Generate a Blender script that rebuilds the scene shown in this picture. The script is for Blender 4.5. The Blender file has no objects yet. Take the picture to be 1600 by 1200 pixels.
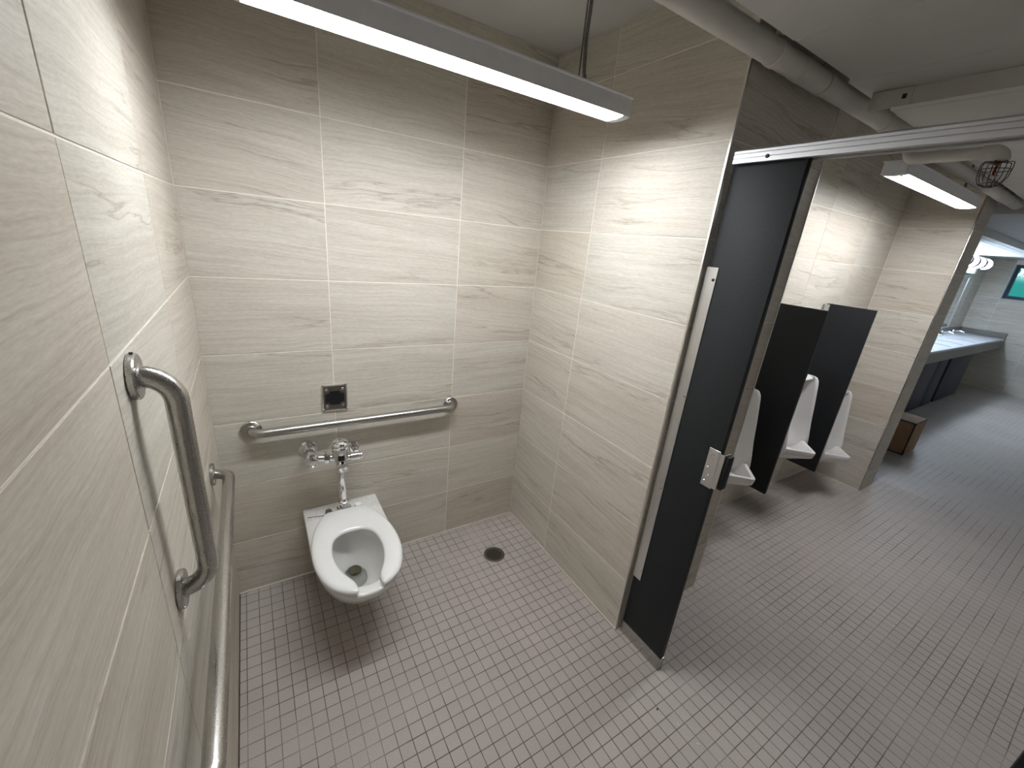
import bpy, bmesh, math, random
from mathutils import Vector, Matrix

random.seed(7)
S = bpy.context.scene
COL = S.collection
PI = math.pi

# ------------------------------------------------------------------ camera, world, exposure
FPX = 638.75
CAM = Vector((0.1944, -1.9548, 1.7697))
ROT = ((0.84920282, -0.51961577, 0.09409583),
       (-0.09647826, -0.32785716, -0.93978808),
       (0.5191787, 0.78899248, -0.32854885))
cd = bpy.data.cameras.new('camera')
cd.sensor_fit = 'HORIZONTAL'
cd.sensor_width = 36.0
cd.lens = 36.0 * FPX / 1600.0
cd.clip_start = 0.02
cam = bpy.data.objects.new('camera', cd)
m = Matrix.Identity(4)
for i in range(3):
    m[i][0], m[i][1], m[i][2] = ROT[0][i], -ROT[1][i], -ROT[2][i]
    m[i][3] = CAM[i]
cam.matrix_world = m
COL.objects.link(cam)
S.camera = cam

w = bpy.data.worlds.new('sky')
S.world = w
w.use_nodes = True
w.node_tree.nodes['Background'].inputs[0].default_value = (0.70, 0.86, 1.0, 1)
w.node_tree.nodes['Background'].inputs[1].default_value = 1.4

S.view_settings.view_transform = 'Standard'
S.view_settings.look = 'None'
S.view_settings.exposure = 0.0
S.view_settings.gamma = 1.0
S.view_settings.use_curve_mapping = False
S.cycles.use_light_tree = False

STALL_LAMP = 63.0      # emission of the lens over the toilet
URINAL_LAMP = 56.0     # the same fixture over the urinals
VANITY_LAMP = 32.0

# ------------------------------------------------------------------ material helpers
def s2l(c):
    return tuple(((v / 255) / 12.92 if v / 255 <= 0.04045 else ((v / 255 + 0.055) / 1.055) ** 2.4) for v in c)

def new_mat(name):
    mt = bpy.data.materials.new(name)
    mt.use_nodes = True
    nt = mt.node_tree
    b = nt.nodes['Principled BSDF']
    return mt, nt, b

def node(nt, typ, **kw):
    n = nt.nodes.new(typ)
    for k, v in kw.items():
        setattr(n, k, v)
    return n

def math_n(nt, op, a, b=None):
    n = node(nt, 'ShaderNodeMath', operation=op)
    for i, v in enumerate((a, b)):
        if v is None:
            continue
        if isinstance(v, (int, float)):
            n.inputs[i].default_value = v
        else:
            nt.links.new(v, n.inputs[i])
    return n.outputs[0]

def mix_c(nt, fac, a, b, blend='MIX'):
    n = node(nt, 'ShaderNodeMix', data_type='RGBA', blend_type=blend)
    if isinstance(fac, (int, float)):
        n.inputs[0].default_value = fac
    else:
        nt.links.new(fac, n.inputs[0])
    for i, v in ((6, a), (7, b)):
        if isinstance(v, tuple):
            n.inputs[i].default_value = (*v[:3], 1)
        else:
            nt.links.new(v, n.inputs[i])
    return n.outputs[2]

def noise(nt, vec, scale, detail=4, rough=0.55, dist=0.0):
    n = node(nt, 'ShaderNodeTexNoise')
    n.inputs['Scale'].default_value = scale
    n.inputs['Detail'].default_value = detail
    n.inputs['Roughness'].default_value = rough
    n.inputs['Distortion'].default_value = dist
    if vec is not None:
        nt.links.new(vec, n.inputs['Vector'])
    return n.outputs['Fac']

def ramp(nt, fac, stops):
    n = node(nt, 'ShaderNodeValToRGB')
    el = n.color_ramp.elements
    while len(el) < len(stops):
        el.new(0.5)
    for e, (p, c) in zip(el, stops):
        e.position = p
        e.color = (*c, 1) if len(c) == 3 else c
    nt.links.new(fac, n.inputs[0])
    return n.outputs[0]

def simple(name, col, rough=0.5, metal=0.0, var=0.06, scale=30.0, bump=0.0, spec=0.5, coat=0.0):
    mt, nt, b = new_mat(name)
    tc = node(nt, 'ShaderNodeTexCoord')
    f = noise(nt, tc.outputs['Object'], scale, 2)
    lo = tuple(c * (1 - var) for c in col)
    hi = tuple(min(1, c * (1 + var)) for c in col)
    nt.links.new(ramp(nt, f, [(0.3, lo), (0.7, hi)]), b.inputs['Base Color'])
    b.inputs['Roughness'].default_value = rough
    b.inputs['Metallic'].default_value = metal
    b.inputs['Specular IOR Level'].default_value = spec
    b.inputs['Coat Weight'].default_value = coat
    if bump:
        bn = node(nt, 'ShaderNodeBump')
        bn.inputs['Strength'].default_value = bump
        bn.inputs['Distance'].default_value = 0.002
        nt.links.new(f, bn.inputs['Height'])
        nt.links.new(bn.outputs[0], b.inputs['Normal'])
    return mt

def stone_tile():
    mt, nt, b = new_mat('stone_tile')
    tc = node(nt, 'ShaderNodeTexCoord')
    oi = node(nt, 'ShaderNodeObjectInfo')
    # every tile: its own place in the pattern and a slight turn of the grain
    rnd = oi.outputs['Random']
    off = node(nt, 'ShaderNodeCombineXYZ')
    nt.links.new(math_n(nt, 'MULTIPLY', rnd, 37.0), off.inputs[0])
    nt.links.new(math_n(nt, 'MULTIPLY', rnd, 91.0), off.inputs[1])
    nt.links.new(math_n(nt, 'MULTIPLY', rnd, 53.0), off.inputs[2])
    rot = node(nt, 'ShaderNodeVectorRotate', rotation_type='Z_AXIS')
    nt.links.new(tc.outputs['Object'], rot.inputs['Vector'])
    fr = math_n(nt, 'FRACT', math_n(nt, 'MULTIPLY', rnd, 17.3))
    nt.links.new(math_n(nt, 'MULTIPLY', math_n(nt, 'SUBTRACT', fr, 0.25), 0.16), rot.inputs['Angle'])
    add = node(nt, 'ShaderNodeVectorMath', operation='ADD')
    nt.links.new(rot.outputs[0], add.inputs[0])
    nt.links.new(off.outputs[0], add.inputs[1])
    # warp the grain up and down
    wn = node(nt, 'ShaderNodeTexNoise')
    wn.inputs['Scale'].default_value = 2.6
    wn.inputs['Detail'].default_value = 3
    nt.links.new(add.outputs[0], wn.inputs['Vector'])
    wv = node(nt, 'ShaderNodeCombineXYZ')
    nt.links.new(math_n(nt, 'MULTIPLY', math_n(nt, 'SUBTRACT', wn.outputs['Fac'], 0.5), 0.06), wv.inputs[1])
    add2 = node(nt, 'ShaderNodeVectorMath', operation='ADD')
    nt.links.new(add.outputs[0], add2.inputs[0])
    nt.links.new(wv.outputs[0], add2.inputs[1])
    def stretched(sx, sy):
        mp = node(nt, 'ShaderNodeMapping')
        mp.inputs['Scale'].default_value = (sx, sy, 1)
        nt.links.new(add2.outputs[0], mp.inputs['Vector'])
        return mp.outputs[0]
    broad = noise(nt, stretched(1.6, 10), 1.0, 1, 0.5)
    streak = noise(nt, stretched(3.0, 62), 1.0, 7, 0.72)
    thin = noise(nt, stretched(2.2, 150), 1.0, 3, 0.6)
    fine = noise(nt, stretched(45, 260), 1.0, 2, 0.7)
    v1 = noise(nt, stretched(0.75, 9.0), 1.0, 6, 0.55)
    mask = noise(nt, stretched(1.1, 4), 1.3, 0, 0.5)
    c_lo, c_hi = s2l((177, 170, 157)), s2l((199, 193, 181))
    base = ramp(nt, broad, [(0.30, c_lo), (0.70, c_hi)])
    base = mix_c(nt, 0.36, base, ramp(nt, streak, [(0.33, s2l((158, 149, 134))), (0.55, s2l((196, 189, 176))), (0.7, s2l((208, 203, 193)))]))
    base = mix_c(nt, 0.22, base, ramp(nt, fine, [(0.3, s2l((140, 130, 115))), (0.7, s2l((214, 206, 192)))]))
    base = mix_c(nt, 0.15, base, ramp(nt, thin, [(0.36, s2l((140, 129, 113))), (0.5, s2l((194, 187, 174))), (0.66, s2l((216, 211, 202)))]))
    ridge = math_n(nt, 'ABSOLUTE', math_n(nt, 'SUBTRACT', v1, 0.5))
    vein = ramp(nt, ridge, [(0.0, (1, 1, 1)), (0.006, (0.45, 0.45, 0.45)), (0.022, (0, 0, 0))])
    mk = ramp(nt, mask, [(0.46, (0, 0, 0)), (0.62, (1, 1, 1))])
    vf = math_n(nt, 'MULTIPLY', math_n(nt, 'MULTIPLY', vein, mk), 0.50)
    base = mix_c(nt, vf, base, s2l((116, 101, 84)))
    tint = ramp(nt, math_n(nt, 'FRACT', math_n(nt, 'MULTIPLY', rnd, 7.7)),
                [(0.0, (0.94, 0.915, 0.885)), (0.5, (1, 1, 1)), (1.0, (0.965, 0.985, 0.985))])
    base = mix_c(nt, 1.0, base, tint, 'MULTIPLY')
    base = mix_c(nt, 1.0, base, (1.18, 1.195, 1.235), 'MULTIPLY')
    nt.links.new(base, b.inputs['Base Color'])
    b.inputs['Roughness'].default_value = 0.5
    b.inputs['Specular IOR Level'].default_value = 0.35
    return mt

PIT = 0.0513           # mosaic pitch
FX0, FY0 = 0.5922, -1.0517

def mosaic_cell(nt):
    geo = node(nt, 'ShaderNodeNewGeometry')
    sub = node(nt, 'ShaderNodeVectorMath', operation='SUBTRACT')
    nt.links.new(geo.outputs['Position'], sub.inputs[0])
    sub.inputs[1].default_value = (FX0, FY0, -0.5)
    sc = node(nt, 'ShaderNodeVectorMath', operation='SCALE')
    nt.links.new(sub.outputs[0], sc.inputs[0])
    sc.inputs['Scale'].default_value = 1 / PIT
    fl = node(nt, 'ShaderNodeVectorMath', operation='FLOOR')
    nt.links.new(sc.outputs[0], fl.inputs[0])
    sep0 = node(nt, 'ShaderNodeSeparateXYZ')
    nt.links.new(fl.outputs[0], sep0.inputs[0])
    cmb = node(nt, 'ShaderNodeCombineXYZ')
    nt.links.new(sep0.outputs[0], cmb.inputs[0])
    nt.links.new(sep0.outputs[1], cmb.inputs[1])
    wn = node(nt, 'ShaderNodeTexWhiteNoise', noise_dimensions='2D')
    nt.links.new(cmb.outputs[0], wn.inputs['Vector'])
    return geo, sc, wn

def mosaic_colour(nt, geo, wn):
    col = ramp(nt, wn.outputs['Value'], [(0.0, s2l((171, 163, 158))), (0.5, s2l((178, 170, 165))), (1.0, s2l((184, 176, 170)))])
    big = noise(nt, geo.outputs['Position'], 2.2, 2, 0.6)
    col = mix_c(nt, 0.5, col, ramp(nt, big, [(0.35, s2l((170, 162, 157))), (0.65, s2l((186, 178, 172)))]))
    sp = noise(nt, geo.outputs['Position'], 420, 1, 0.6)
    col = mix_c(nt, 0.35, col, ramp(nt, sp, [(0.36, s2l((142, 133, 126))), (0.5, s2l((178, 170, 165))), (0.66, s2l((206, 198, 192)))]))
    return col

def floor_tile():
    mt, nt, b = new_mat('mosaic_tile')
    geo, sc, wn = mosaic_cell(nt)
    nt.links.new(mosaic_colour(nt, geo, wn), b.inputs['Base Color'])
    b.inputs['Roughness'].default_value = 0.55
    b.inputs['Specular IOR Level'].default_value = 0.4
    return mt

def grout_colour(nt, geo):
    # dirty dark joints inside the stall and in worn patches; dusted over with pale dirt elsewhere
    f = noise(nt, geo.outputs['Position'], 1.9, 3, 0.6)
    sep = node(nt, 'ShaderNodeSeparateXYZ')
    nt.links.new(geo.outputs['Position'], sep.inputs[0])
    mr_ = node(nt, 'ShaderNodeMapRange')
    mr_.inputs['From Min'].default_value = 1.3
    mr_.inputs['From Max'].default_value = 2.0
    mr_.inputs['To Min'].default_value = 0.08
    mr_.inputs['To Max'].default_value = -0.02
    nt.links.new(sep.outputs[0], mr_.inputs['Value'])
    f = math_n(nt, 'ADD', f, mr_.outputs[0])
    return ramp(nt, f, [(0.43, s2l((164, 156, 150))), (0.58, s2l((96, 87, 80)))])

def floor_grout():
    mt, nt, b = new_mat('floor_grout')
    geo = node(nt, 'ShaderNodeNewGeometry')
    nt.links.new(grout_colour(nt, geo), b.inputs['Base Color'])
    b.inputs['Roughness'].default_value = 0.9
    return mt

def floor_far():
    mt, nt, b = new_mat('mosaic_far')
    geo, sc, wn = mosaic_cell(nt)
    fr = node(nt, 'ShaderNodeVectorMath', operation='FRACTION')
    nt.links.new(sc.outputs[0], fr.inputs[0])
    sep = node(nt, 'ShaderNodeSeparateXYZ')
    nt.links.new(fr.outputs[0], sep.inputs[0])
    lx = math_n(nt, 'LESS_THAN', sep.outputs[0], 0.05)
    ly = math_n(nt, 'LESS_THAN', sep.outputs[1], 0.05)
    line = math_n(nt, 'MAXIMUM', lx, ly)
    nt.links.new(mix_c(nt, line, mosaic_colour(nt, geo, wn), grout_colour(nt, geo)), b.inputs['Base Color'])
    b.inputs['Roughness'].default_value = 0.5
    return mt

def emitter(name, col, strength):
    mt, nt, b = new_mat(name)
    b.inputs['Base Color'].default_value = (0.9, 0.9, 0.9, 1)
    b.inputs['Emission Color'].default_value = (*col, 1)
    b.inputs['Emission Strength'].default_value = strength
    return mt

def brushed(name, col, rough):
    mt, nt, b = new_mat(name)
    tc = node(nt, 'ShaderNodeTexCoord')
    mp = node(nt, 'ShaderNodeMapping')
    mp.inputs['Scale'].default_value = (90, 90, 90)
    nt.links.new(tc.outputs['Object'], mp.inputs['Vector'])
    f = noise(nt, mp.outputs[0], 6, 3, 0.7)
    nt.links.new(ramp(nt, f, [(0.3, tuple(c * 0.96 for c in col)), (0.7, col)]), b.inputs['Base Color'])
    b.inputs['Metallic'].default_value = 1.0
    r = node(nt, 'ShaderNodeMapRange')
    r.inputs['To Min'].default_value = rough * 0.95
    r.inputs['To Max'].default_value = rough * 1.06
    nt.links.new(f, r.inputs['Value'])
    nt.links.new(r.outputs[0], b.inputs['Roughness'])
    return mt

def porcelain(name, col, stain=False):
    mt, nt, b = new_mat(name)
    tc = node(nt, 'ShaderNodeTexCoord')
    f = noise(nt, tc.outputs['Object'], 14, 6, 0.7, 1.5)
    base = ramp(nt, f, [(0.3, tuple(c * 0.97 for c in col)), (0.7, col)])
    if stain:
        geo = node(nt, 'ShaderNodeNewGeometry')
        sep = node(nt, 'ShaderNodeSeparateXYZ')
        nt.links.new(geo.outputs['Position'], sep.inputs[0])
        deck = math_n(nt, 'MULTIPLY', math_n(nt, 'GREATER_THAN', sep.outputs[1], -0.105), math_n(nt, 'GREATER_THAN', sep.outputs[2], 0.39))
        f2 = noise(nt, tc.outputs['Object'], 30, 8, 0.7, 3.0)
        st = ramp(nt, f2, [(0.40, (1, 1, 1)), (0.48, (0, 0, 0)), (0.52, (0.0, 0.0, 0.0)), (0.60, (1, 1, 1))])
        base = mix_c(nt, math_n(nt, 'MULTIPLY', math_n(nt, 'MULTIPLY', deck, st), 0.3), base, s2l((150, 146, 140)))
    nt.links.new(base, b.inputs['Base Color'])
    b.inputs['Roughness'].default_value = 0.12
    b.inputs['Specular IOR Level'].default_value = 0.6
    b.inputs['Coat Weight'].default_value = 0.3
    return mt

M = {
    'tile': stone_tile(),
    'wall_grout': simple('wall_grout', s2l((238, 232, 220)), 0.85, var=0.05),
    'ftile': floor_tile(), 'fgrout': floor_grout(), 'ffar': floor_far(),
    'ceil': simple('ceiling_paint', s2l((196, 196, 194)), 0.8, var=0.03, scale=5),
    'paint': simple('white_pipe_paint', s2l((205, 202, 197)), 0.6, var=0.04, scale=8),
    'steel': brushed('brushed_steel', (0.50, 0.485, 0.465), 0.27),
    'satin': brushed('satin_aluminium', (0.74, 0.73, 0.72), 0.38),
    'rail': brushed('rail_aluminium', (0.52, 0.52, 0.535), 0.5),
    'chrome': brushed('chrome', (0.86, 0.86, 0.87), 0.06),
    'trim': brushed('edge_trim', (0.80, 0.78, 0.75), 0.35),
    'strip': simple('pale_strip', s2l((232, 226, 214)), 0.4),
    'charcoal': simple('charcoal_panel', s2l((34, 36, 39)), 0.6, var=0.12, scale=160, bump=0.25, spec=0.3),
    'black': simple('black_rubber', (0.006, 0.006, 0.007), 0.6),
    'dark_line': simple('dark_foot_line', s2l((45, 41, 38)), 0.8),
    'white_china': porcelain('white_china', s2l((232, 231, 228)), True),
    'china': porcelain('urinal_china', s2l((234, 232, 230))),
    'seat': porcelain('seat_plastic', s2l((244, 244, 243))),
    'housing': simple('fixture_housing', s2l((228, 230, 236)), 0.5, var=0.03),
    'lens_a': emitter('stall_lens', (0.975, 1.0, 1.02), STALL_LAMP),
    'lens_b': emitter('urinal_lens', (0.99, 1.0, 1.02), URINAL_LAMP),
    'vanity': emitter('vanity_lens', (0.68, 0.82, 1.0), VANITY_LAMP),
    'lens_end': simple('clear_lens_end', s2l((225, 228, 235)), 0.25),
    'cable': simple('armoured_cable', s2l((120, 118, 116)), 0.35, metal=0.8),
    'dark_metal': simple('dark_metal', s2l((52, 40, 36)), 0.5, metal=0.3),
    'rust': simple('sprinkler_brass', s2l((120, 70, 50)), 0.45, metal=0.5),
    'counter': simple('counter_top', s2l((196, 198, 204)), 0.35, var=0.05, scale=60),
    'apron': simple('counter_apron', s2l((128, 124, 120)), 0.5, var=0.08, scale=60),
    'navy': simple('navy_panel', s2l((34, 38, 52)), 0.6, var=0.08),
    'cardboard': simple('brown_cardboard', s2l((150, 120, 92)), 0.8, var=0.10, scale=12),
    'dark_tape': simple('dark_edge', s2l((52, 44, 38)), 0.7),
    'paper': simple('white_paper', s2l((225, 222, 218)), 0.9),
    'lint': simple('dark_lint', s2l((48, 42, 38)), 0.9),
    'bezel': simple('sensor_bezel', s2l((28, 28, 30)), 0.18),
    'drain': brushed('drain_bronze', (0.20, 0.18, 0.16), 0.5),
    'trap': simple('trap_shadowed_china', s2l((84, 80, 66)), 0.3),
    'drain_dark': simple('drain_shade', (0.004, 0.004, 0.004), 0.9),
    'win_frame': simple('window_frame', s2l((38, 52, 74)), 0.5),
    'reveal': simple('window_reveal', s2l((176, 190, 205)), 0.6),
    'mirror': None, 'glass': None, 'water': None,
}
mt, nt, b = new_mat('mirror_glass')
b.inputs['Base Color'].default_value = (0.86, 0.88, 0.88, 1); b.inputs['Metallic'].default_value = 1.0
b.inputs['Roughness'].default_value = 0.02
M['mirror'] = mt
mt, nt, b = new_mat('teal_glass')
tr = node(nt, 'ShaderNodeBsdfTransparent'); tr.inputs[0].default_value = (0.19, 0.56, 0.50, 1)
gl = node(nt, 'ShaderNodeBsdfGlossy'); gl.inputs['Roughness'].default_value = 0.05
mx = node(nt, 'ShaderNodeMixShader'); mx.inputs[0].default_value = 0.06
nt.links.new(tr.outputs[0], mx.inputs[1]); nt.links.new(gl.outputs[0], mx.inputs[2])
nt.links.new(mx.outputs[0], nt.nodes['Material Output'].inputs[0])
M['glass'] = mt
mt, nt, b = new_mat('bowl_water')
b.inputs['Base Color'].default_value = (0.93, 0.96, 0.92, 1); b.inputs['Roughness'].default_value = 0.02
b.inputs['Transmission Weight'].default_value = 1.0; b.inputs['IOR'].default_value = 1.33
M['water'] = mt

# ------------------------------------------------------------------ geometry helpers
def shade(me, smooth=True):
    for p in me.polygons:
        p.use_smooth = smooth

def link(name, me, mat, parent=None, loc=None):
    o = bpy.data.objects.new(name, me)
    if mat is not None and not me.materials:
        me.materials.append(M[mat] if isinstance(mat, str) else mat)
    COL.objects.link(o)
    if parent is not None:
        o.parent = parent
    if loc is not None:
        o.location = loc
    return o

def finish(bm, name, smooth_angle=None):
    bmesh.ops.recalc_face_normals(bm, faces=bm.faces[:])
    me = bpy.data.meshes.new(name)
    bm.to_mesh(me)
    bm.free()
    if smooth_angle is not None:
        shade(me)
        me.set_sharp_from_angle(angle=math.radians(smooth_angle))
    return me

def part(name, bm, mat, root=None, smooth=35):
    """Mesh in world coordinates; under a root it is moved into the root's frame."""
    q = root
    while q is not None:
        bmesh.ops.translate(bm, verts=bm.verts[:], vec=-q.location)
        q = q.parent
    return link(name, finish(bm, name, smooth), mat, root)

def box(bm, x0, x1, y0, y1, z0, z1, bev=0.0, seg=2):
    r = bmesh.ops.create_cube(bm, size=1.0)
    vs = r['verts']
    for v in vs:
        v.co = Vector(((x0 + x1) / 2 + v.co.x * (x1 - x0), (y0 + y1) / 2 + v.co.y * (y1 - y0), (z0 + z1) / 2 + v.co.z * (z1 - z0)))
    if bev > 0:
        es = list({e for v in vs for e in v.link_edges})
        bmesh.ops.bevel(bm, geom=es, offset=bev, segments=seg, profile=0.5, affect='EDGES')
    return bm

def nbox(*a, **k):
    return box(bmesh.new(), *a, **k)

def fillet(pts, rad, n=7):
    pts = [Vector(p) for p in pts]
    out = [pts[0]]
    for i in range(1, len(pts) - 1):
        a, p, c = pts[i - 1], pts[i], pts[i + 1]
        d1, d2 = (a - p).normalized(), (c - p).normalized()
        ang = d1.angle(d2)
        t = min(rad / math.tan(ang / 2), 0.49 * (a - p).length if i > 1 else (a - p).length, 0.49 * (c - p).length if i < len(pts) - 2 else (c - p).length)
        r = t * math.tan(ang / 2)
        cen = p + (d1 + d2).normalized() * (r / math.sin(ang / 2))
        s, e = p + d1 * t - cen, p + d2 * t - cen
        tot = s.angle(e)
        ax = s.cross(e).normalized()
        for k in range(n + 1):
            out.append(cen + Matrix.Rotation(tot * k / n, 3, ax) @ s)
    out.append(pts[-1])
    return out

def tube(bm, pts, r, n=16, cap=True):
    pts = [Vector(p) for p in pts]
    rings = []
    t0 = (pts[1] - pts[0]).normalized()
    up = Vector((0, 0, 1)) if abs(t0.z) < 0.9 else Vector((1, 0, 0))
    u = t0.cross(up).normalized()
    for i, p in enumerate(pts):
        if i == 0:
            t = t0
        elif i == len(pts) - 1:
            t = (pts[i] - pts[i - 1]).normalized()
        else:
            t = ((pts[i + 1] - p).normalized() + (p - pts[i - 1]).normalized()).normalized()
        u = (u - t * u.dot(t)).normalized()
        v = t.cross(u)
        rr = r[i] if isinstance(r, (list, tuple)) else r
        rings.append([bm.verts.new(p + (u * math.cos(2 * PI * k / n) + v * math.sin(2 * PI * k / n)) * rr) for k in range(n)])
    for a, c in zip(rings, rings[1:]):
        for k in range(n):
            bm.faces.new((a[k], a[(k + 1) % n], c[(k + 1) % n], c[k]))
    if cap:
        bm.faces.new(rings[0][::-1])
        bm.faces.new(rings[-1])
    return bm

def ntube(*a, **k):
    return tube(bmesh.new(), *a, **k)

def lathe(bm, prof, org, axis, n=24):
    """prof: list of (radius, height along axis)."""
    axis = Vector(axis).normalized()
    org = Vector(org)
    up = Vector((0, 0, 1)) if abs(axis.z) < 0.9 else Vector((1, 0, 0))
    u = axis.cross(up).normalized()
    v = axis.cross(u)
    rings = []
    for r, h in prof:
        if r < 1e-6:
            rings.append([bm.verts.new(org + axis * h)])
        else:
            rings.append([bm.verts.new(org + axis * h + (u * math.cos(2 * PI * k / n) + v * math.sin(2 * PI * k / n)) * r) for k in range(n)])
    for a, c in zip(rings, rings[1:]):
        for k in range(n):
            k2 = (k + 1) % n
            if len(a) == 1 and len(c) > 1:
                bm.faces.new((a[0], c[k2], c[k]))
            elif len(c) == 1 and len(a) > 1:
                bm.faces.new((a[k], a[k2], c[0]))
            elif len(a) > 1:
                bm.faces.new((a[k], a[k2], c[k2], c[k]))
    if len(rings[0]) > 1:
        bm.faces.new(rings[0][::-1])
    if len(rings[-1]) > 1:
        bm.faces.new(rings[-1])
    return bm

def nlathe(*a, **k):
    return lathe(bmesh.new(), *a, **k)

def prism(bm, poly, axis, a0, a1):
    """Extrude a polygon along a world axis; poly gives the other two coordinates in x,y,z order."""
    def P(p, a):
        if axis == 'x':
            return Vector((a, p[0], p[1]))
        if axis == 'y':
            return Vector((p[0], a, p[1]))
        return Vector((p[0], p[1], a))
    A = [bm.verts.new(P(p, a0)) for p in poly]
    B = [bm.verts.new(P(p, a1)) for p in poly]
    n = len(poly)
    for i in range(n):
        bm.faces.new((A[i], A[(i + 1) % n], B[(i + 1) % n], B[i]))
    bm.faces.new(A[::-1])
    bm.faces.new(B)
    return bm

def nprism(*a, **k):
    return prism(bmesh.new(), *a, **k)

def loft(bm, rings, cap0=True, cap1=True):
    R = [[bm.verts.new(p) for p in r] for r in rings]
    n = len(R[0])
    for a, c in zip(R, R[1:]):
        for k in range(n):
            bm.faces.new((a[k], a[(k + 1) % n], c[(k + 1) % n], c[k]))
    if cap0:
        bm.faces.new(R[0][::-1])
    if cap1:
        bm.faces.new(R[-1])
    return bm

def tag(o, label, cat=None, group=None, kind=None):
    o['label'] = label
    if cat:
        o['category'] = cat
    if group:
        o['group'] = group
    if kind:
        o['kind'] = kind
    return o

def thing(name, label, cat, loc=(0, 0, 0), group=None):
    o = bpy.data.objects.new(name, None)
    o.empty_display_size = 0.05
    COL.objects.link(o)
    o.location = loc
    return tag(o, label, cat, group)

def struct(name, bm, mat, label):
    o = part(name, bm, mat, None, None)
    return tag(o, label, None, None, 'structure')

def copy_tree(o, parent=None):
    c = o.copy()
    COL.objects.link(c)
    c.parent = parent
    for ch in list(o.children):
        copy_tree(ch, c)
    return c

# ------------------------------------------------------------------ wall tiles
TILE_MESH = {}
def tile_mesh(wd, ht):
    key = (round(wd, 4), round(ht, 4))
    if key in TILE_MESH:
        return TILE_MESH[key]
    g, t, c = 0.0019, 0.007, 0.0007
    a, bb = wd / 2 - g, ht / 2 - g
    rings = []
    for (dx, z) in ((0, -t), (0, -c), (c, 0)):
        rings.append([Vector((s * (a - dx), q * (bb - dx), z)) for s, q in ((-1, -1), (1, -1), (1, 1), (-1, 1))])
    me = finish(loft(bmesh.new(), rings, False, True), 'tile')
    me.materials.append(M['tile'])
    TILE_MESH[key] = me
    return me

ZROWS = [0.0] + [1.5337 + k * 0.308 for k in range(-4, 4)]
CEIL = 2.634

def tile_wall(wall, org, u, ucuts, zcuts, normal):
    """ucuts: positions along unit vector u from org; tile face lies in the plane through org."""
    org, u, n = Vector(org), Vector(u), Vector(normal)
    up = Vector((0, 0, 1))
    for a, c in zip(ucuts, ucuts[1:]):
        for z0, z1 in zip(zcuts, zcuts[1:]):
            p = org + u * ((a + c) / 2) + up * ((z0 + z1) / 2)
            p = p + n * random.uniform(-0.0004, 0.0004)
            o = link('tile', tile_mesh(abs(c - a), z1 - z0), None, wall)
            uu = u if u.cross(up).dot(n) > 0 else -u
            mm = Matrix.Identity(4)
            for i in range(3):
                mm[i][0], mm[i][1], mm[i][2], mm[i][3] = uu[i], up[i], n[i], p[i]
            o.matrix_world = mm

def cuts(a, first, pitch, end):
    out, v = [a], first
    while v < end - 0.03:
        out.append(v)
        v += pitch
    return out + [end]

W = 1.5697            # stall width
YE = -1.0165          # where the wall ends stand
G = 0.0016            # depth of the joints
zc = ZROWS + [CEIL]
QT = 0.6085

wb = struct('wall_back', nbox(-0.12, W, G, 0.12, 0, CEIL), 'wall_grout', 'beige stone-tiled wall behind the toilet')
tile_wall(wb, (0, 0, 0), (1, 0, 0), [0, 0.4825, 1.0885, W], zc, (0, -1, 0))
wl = struct('wall_left', nbox(-0.12, -G, -4.3, 0.12, 0, CEIL), 'wall_grout', 'beige stone-tiled wall at the left carrying two grab bars')
tile_wall(wl, (0, 0, 0), (0, -1, 0), [0, 0.5417, 1.1361, 1.740, 2.35, 2.96], zc, (1, 0, 0))
wr = struct('wall_right', nbox(W + G, 2.198, YE + G, 0.2, 0, CEIL), 'wall_grout', 'beige stone-tiled wall between the toilet and the urinals')
tile_wall(wr, (W, 0, 0), (0, -1, 0), [0, 0.4034, -YE], zc, (-1, 0, 0))
tile_wall(wr, (W, YE, 0), (1, 0, 0), [0.008, 0.625], zc, (0, -1, 0))
YU, XA, XB, XC = -0.605, 2.20, 4.535, 4.83
wu = struct('wall_urinals', nbox(XA, XB, YU + G, -0.4, 0, CEIL), 'wall_grout', 'beige stone-tiled wall behind the urinals')
tile_wall(wu, (0, YU, 0), (1, 0, 0), [XA, 2.745, 3.353, 3.961, XB], zc, (0, -1, 0))
wd = struct('wall_divider', nbox(XB + G, XC, YE + G, 0.2, 0, CEIL), 'wall_grout', 'beige stone-tiled wall end between urinals and washbasins')
tile_wall(wd, (XB, 0, 0), (0, -1, 0), [-YU, -YE], zc, (-1, 0, 0))
tile_wall(wd, (XB, YE, 0), (1, 0, 0), [0.008, XC - XB], zc, (0, -1, 0))
YS, XF = 0.10, 11.6
ws = struct('wall_washbasins', nbox(XC, XF + 0.1, YS + G, 0.2, 0, CEIL), 'wall_grout', 'beige stone-tiled wall behind the washbasin counter')
tile_wall(ws, (0, YS, 0), (1, 0, 0), cuts(XC + 0.01, 8.6, QT, XF), [z for z in zc if z >= 0.9], (0, -1, 0))
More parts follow.
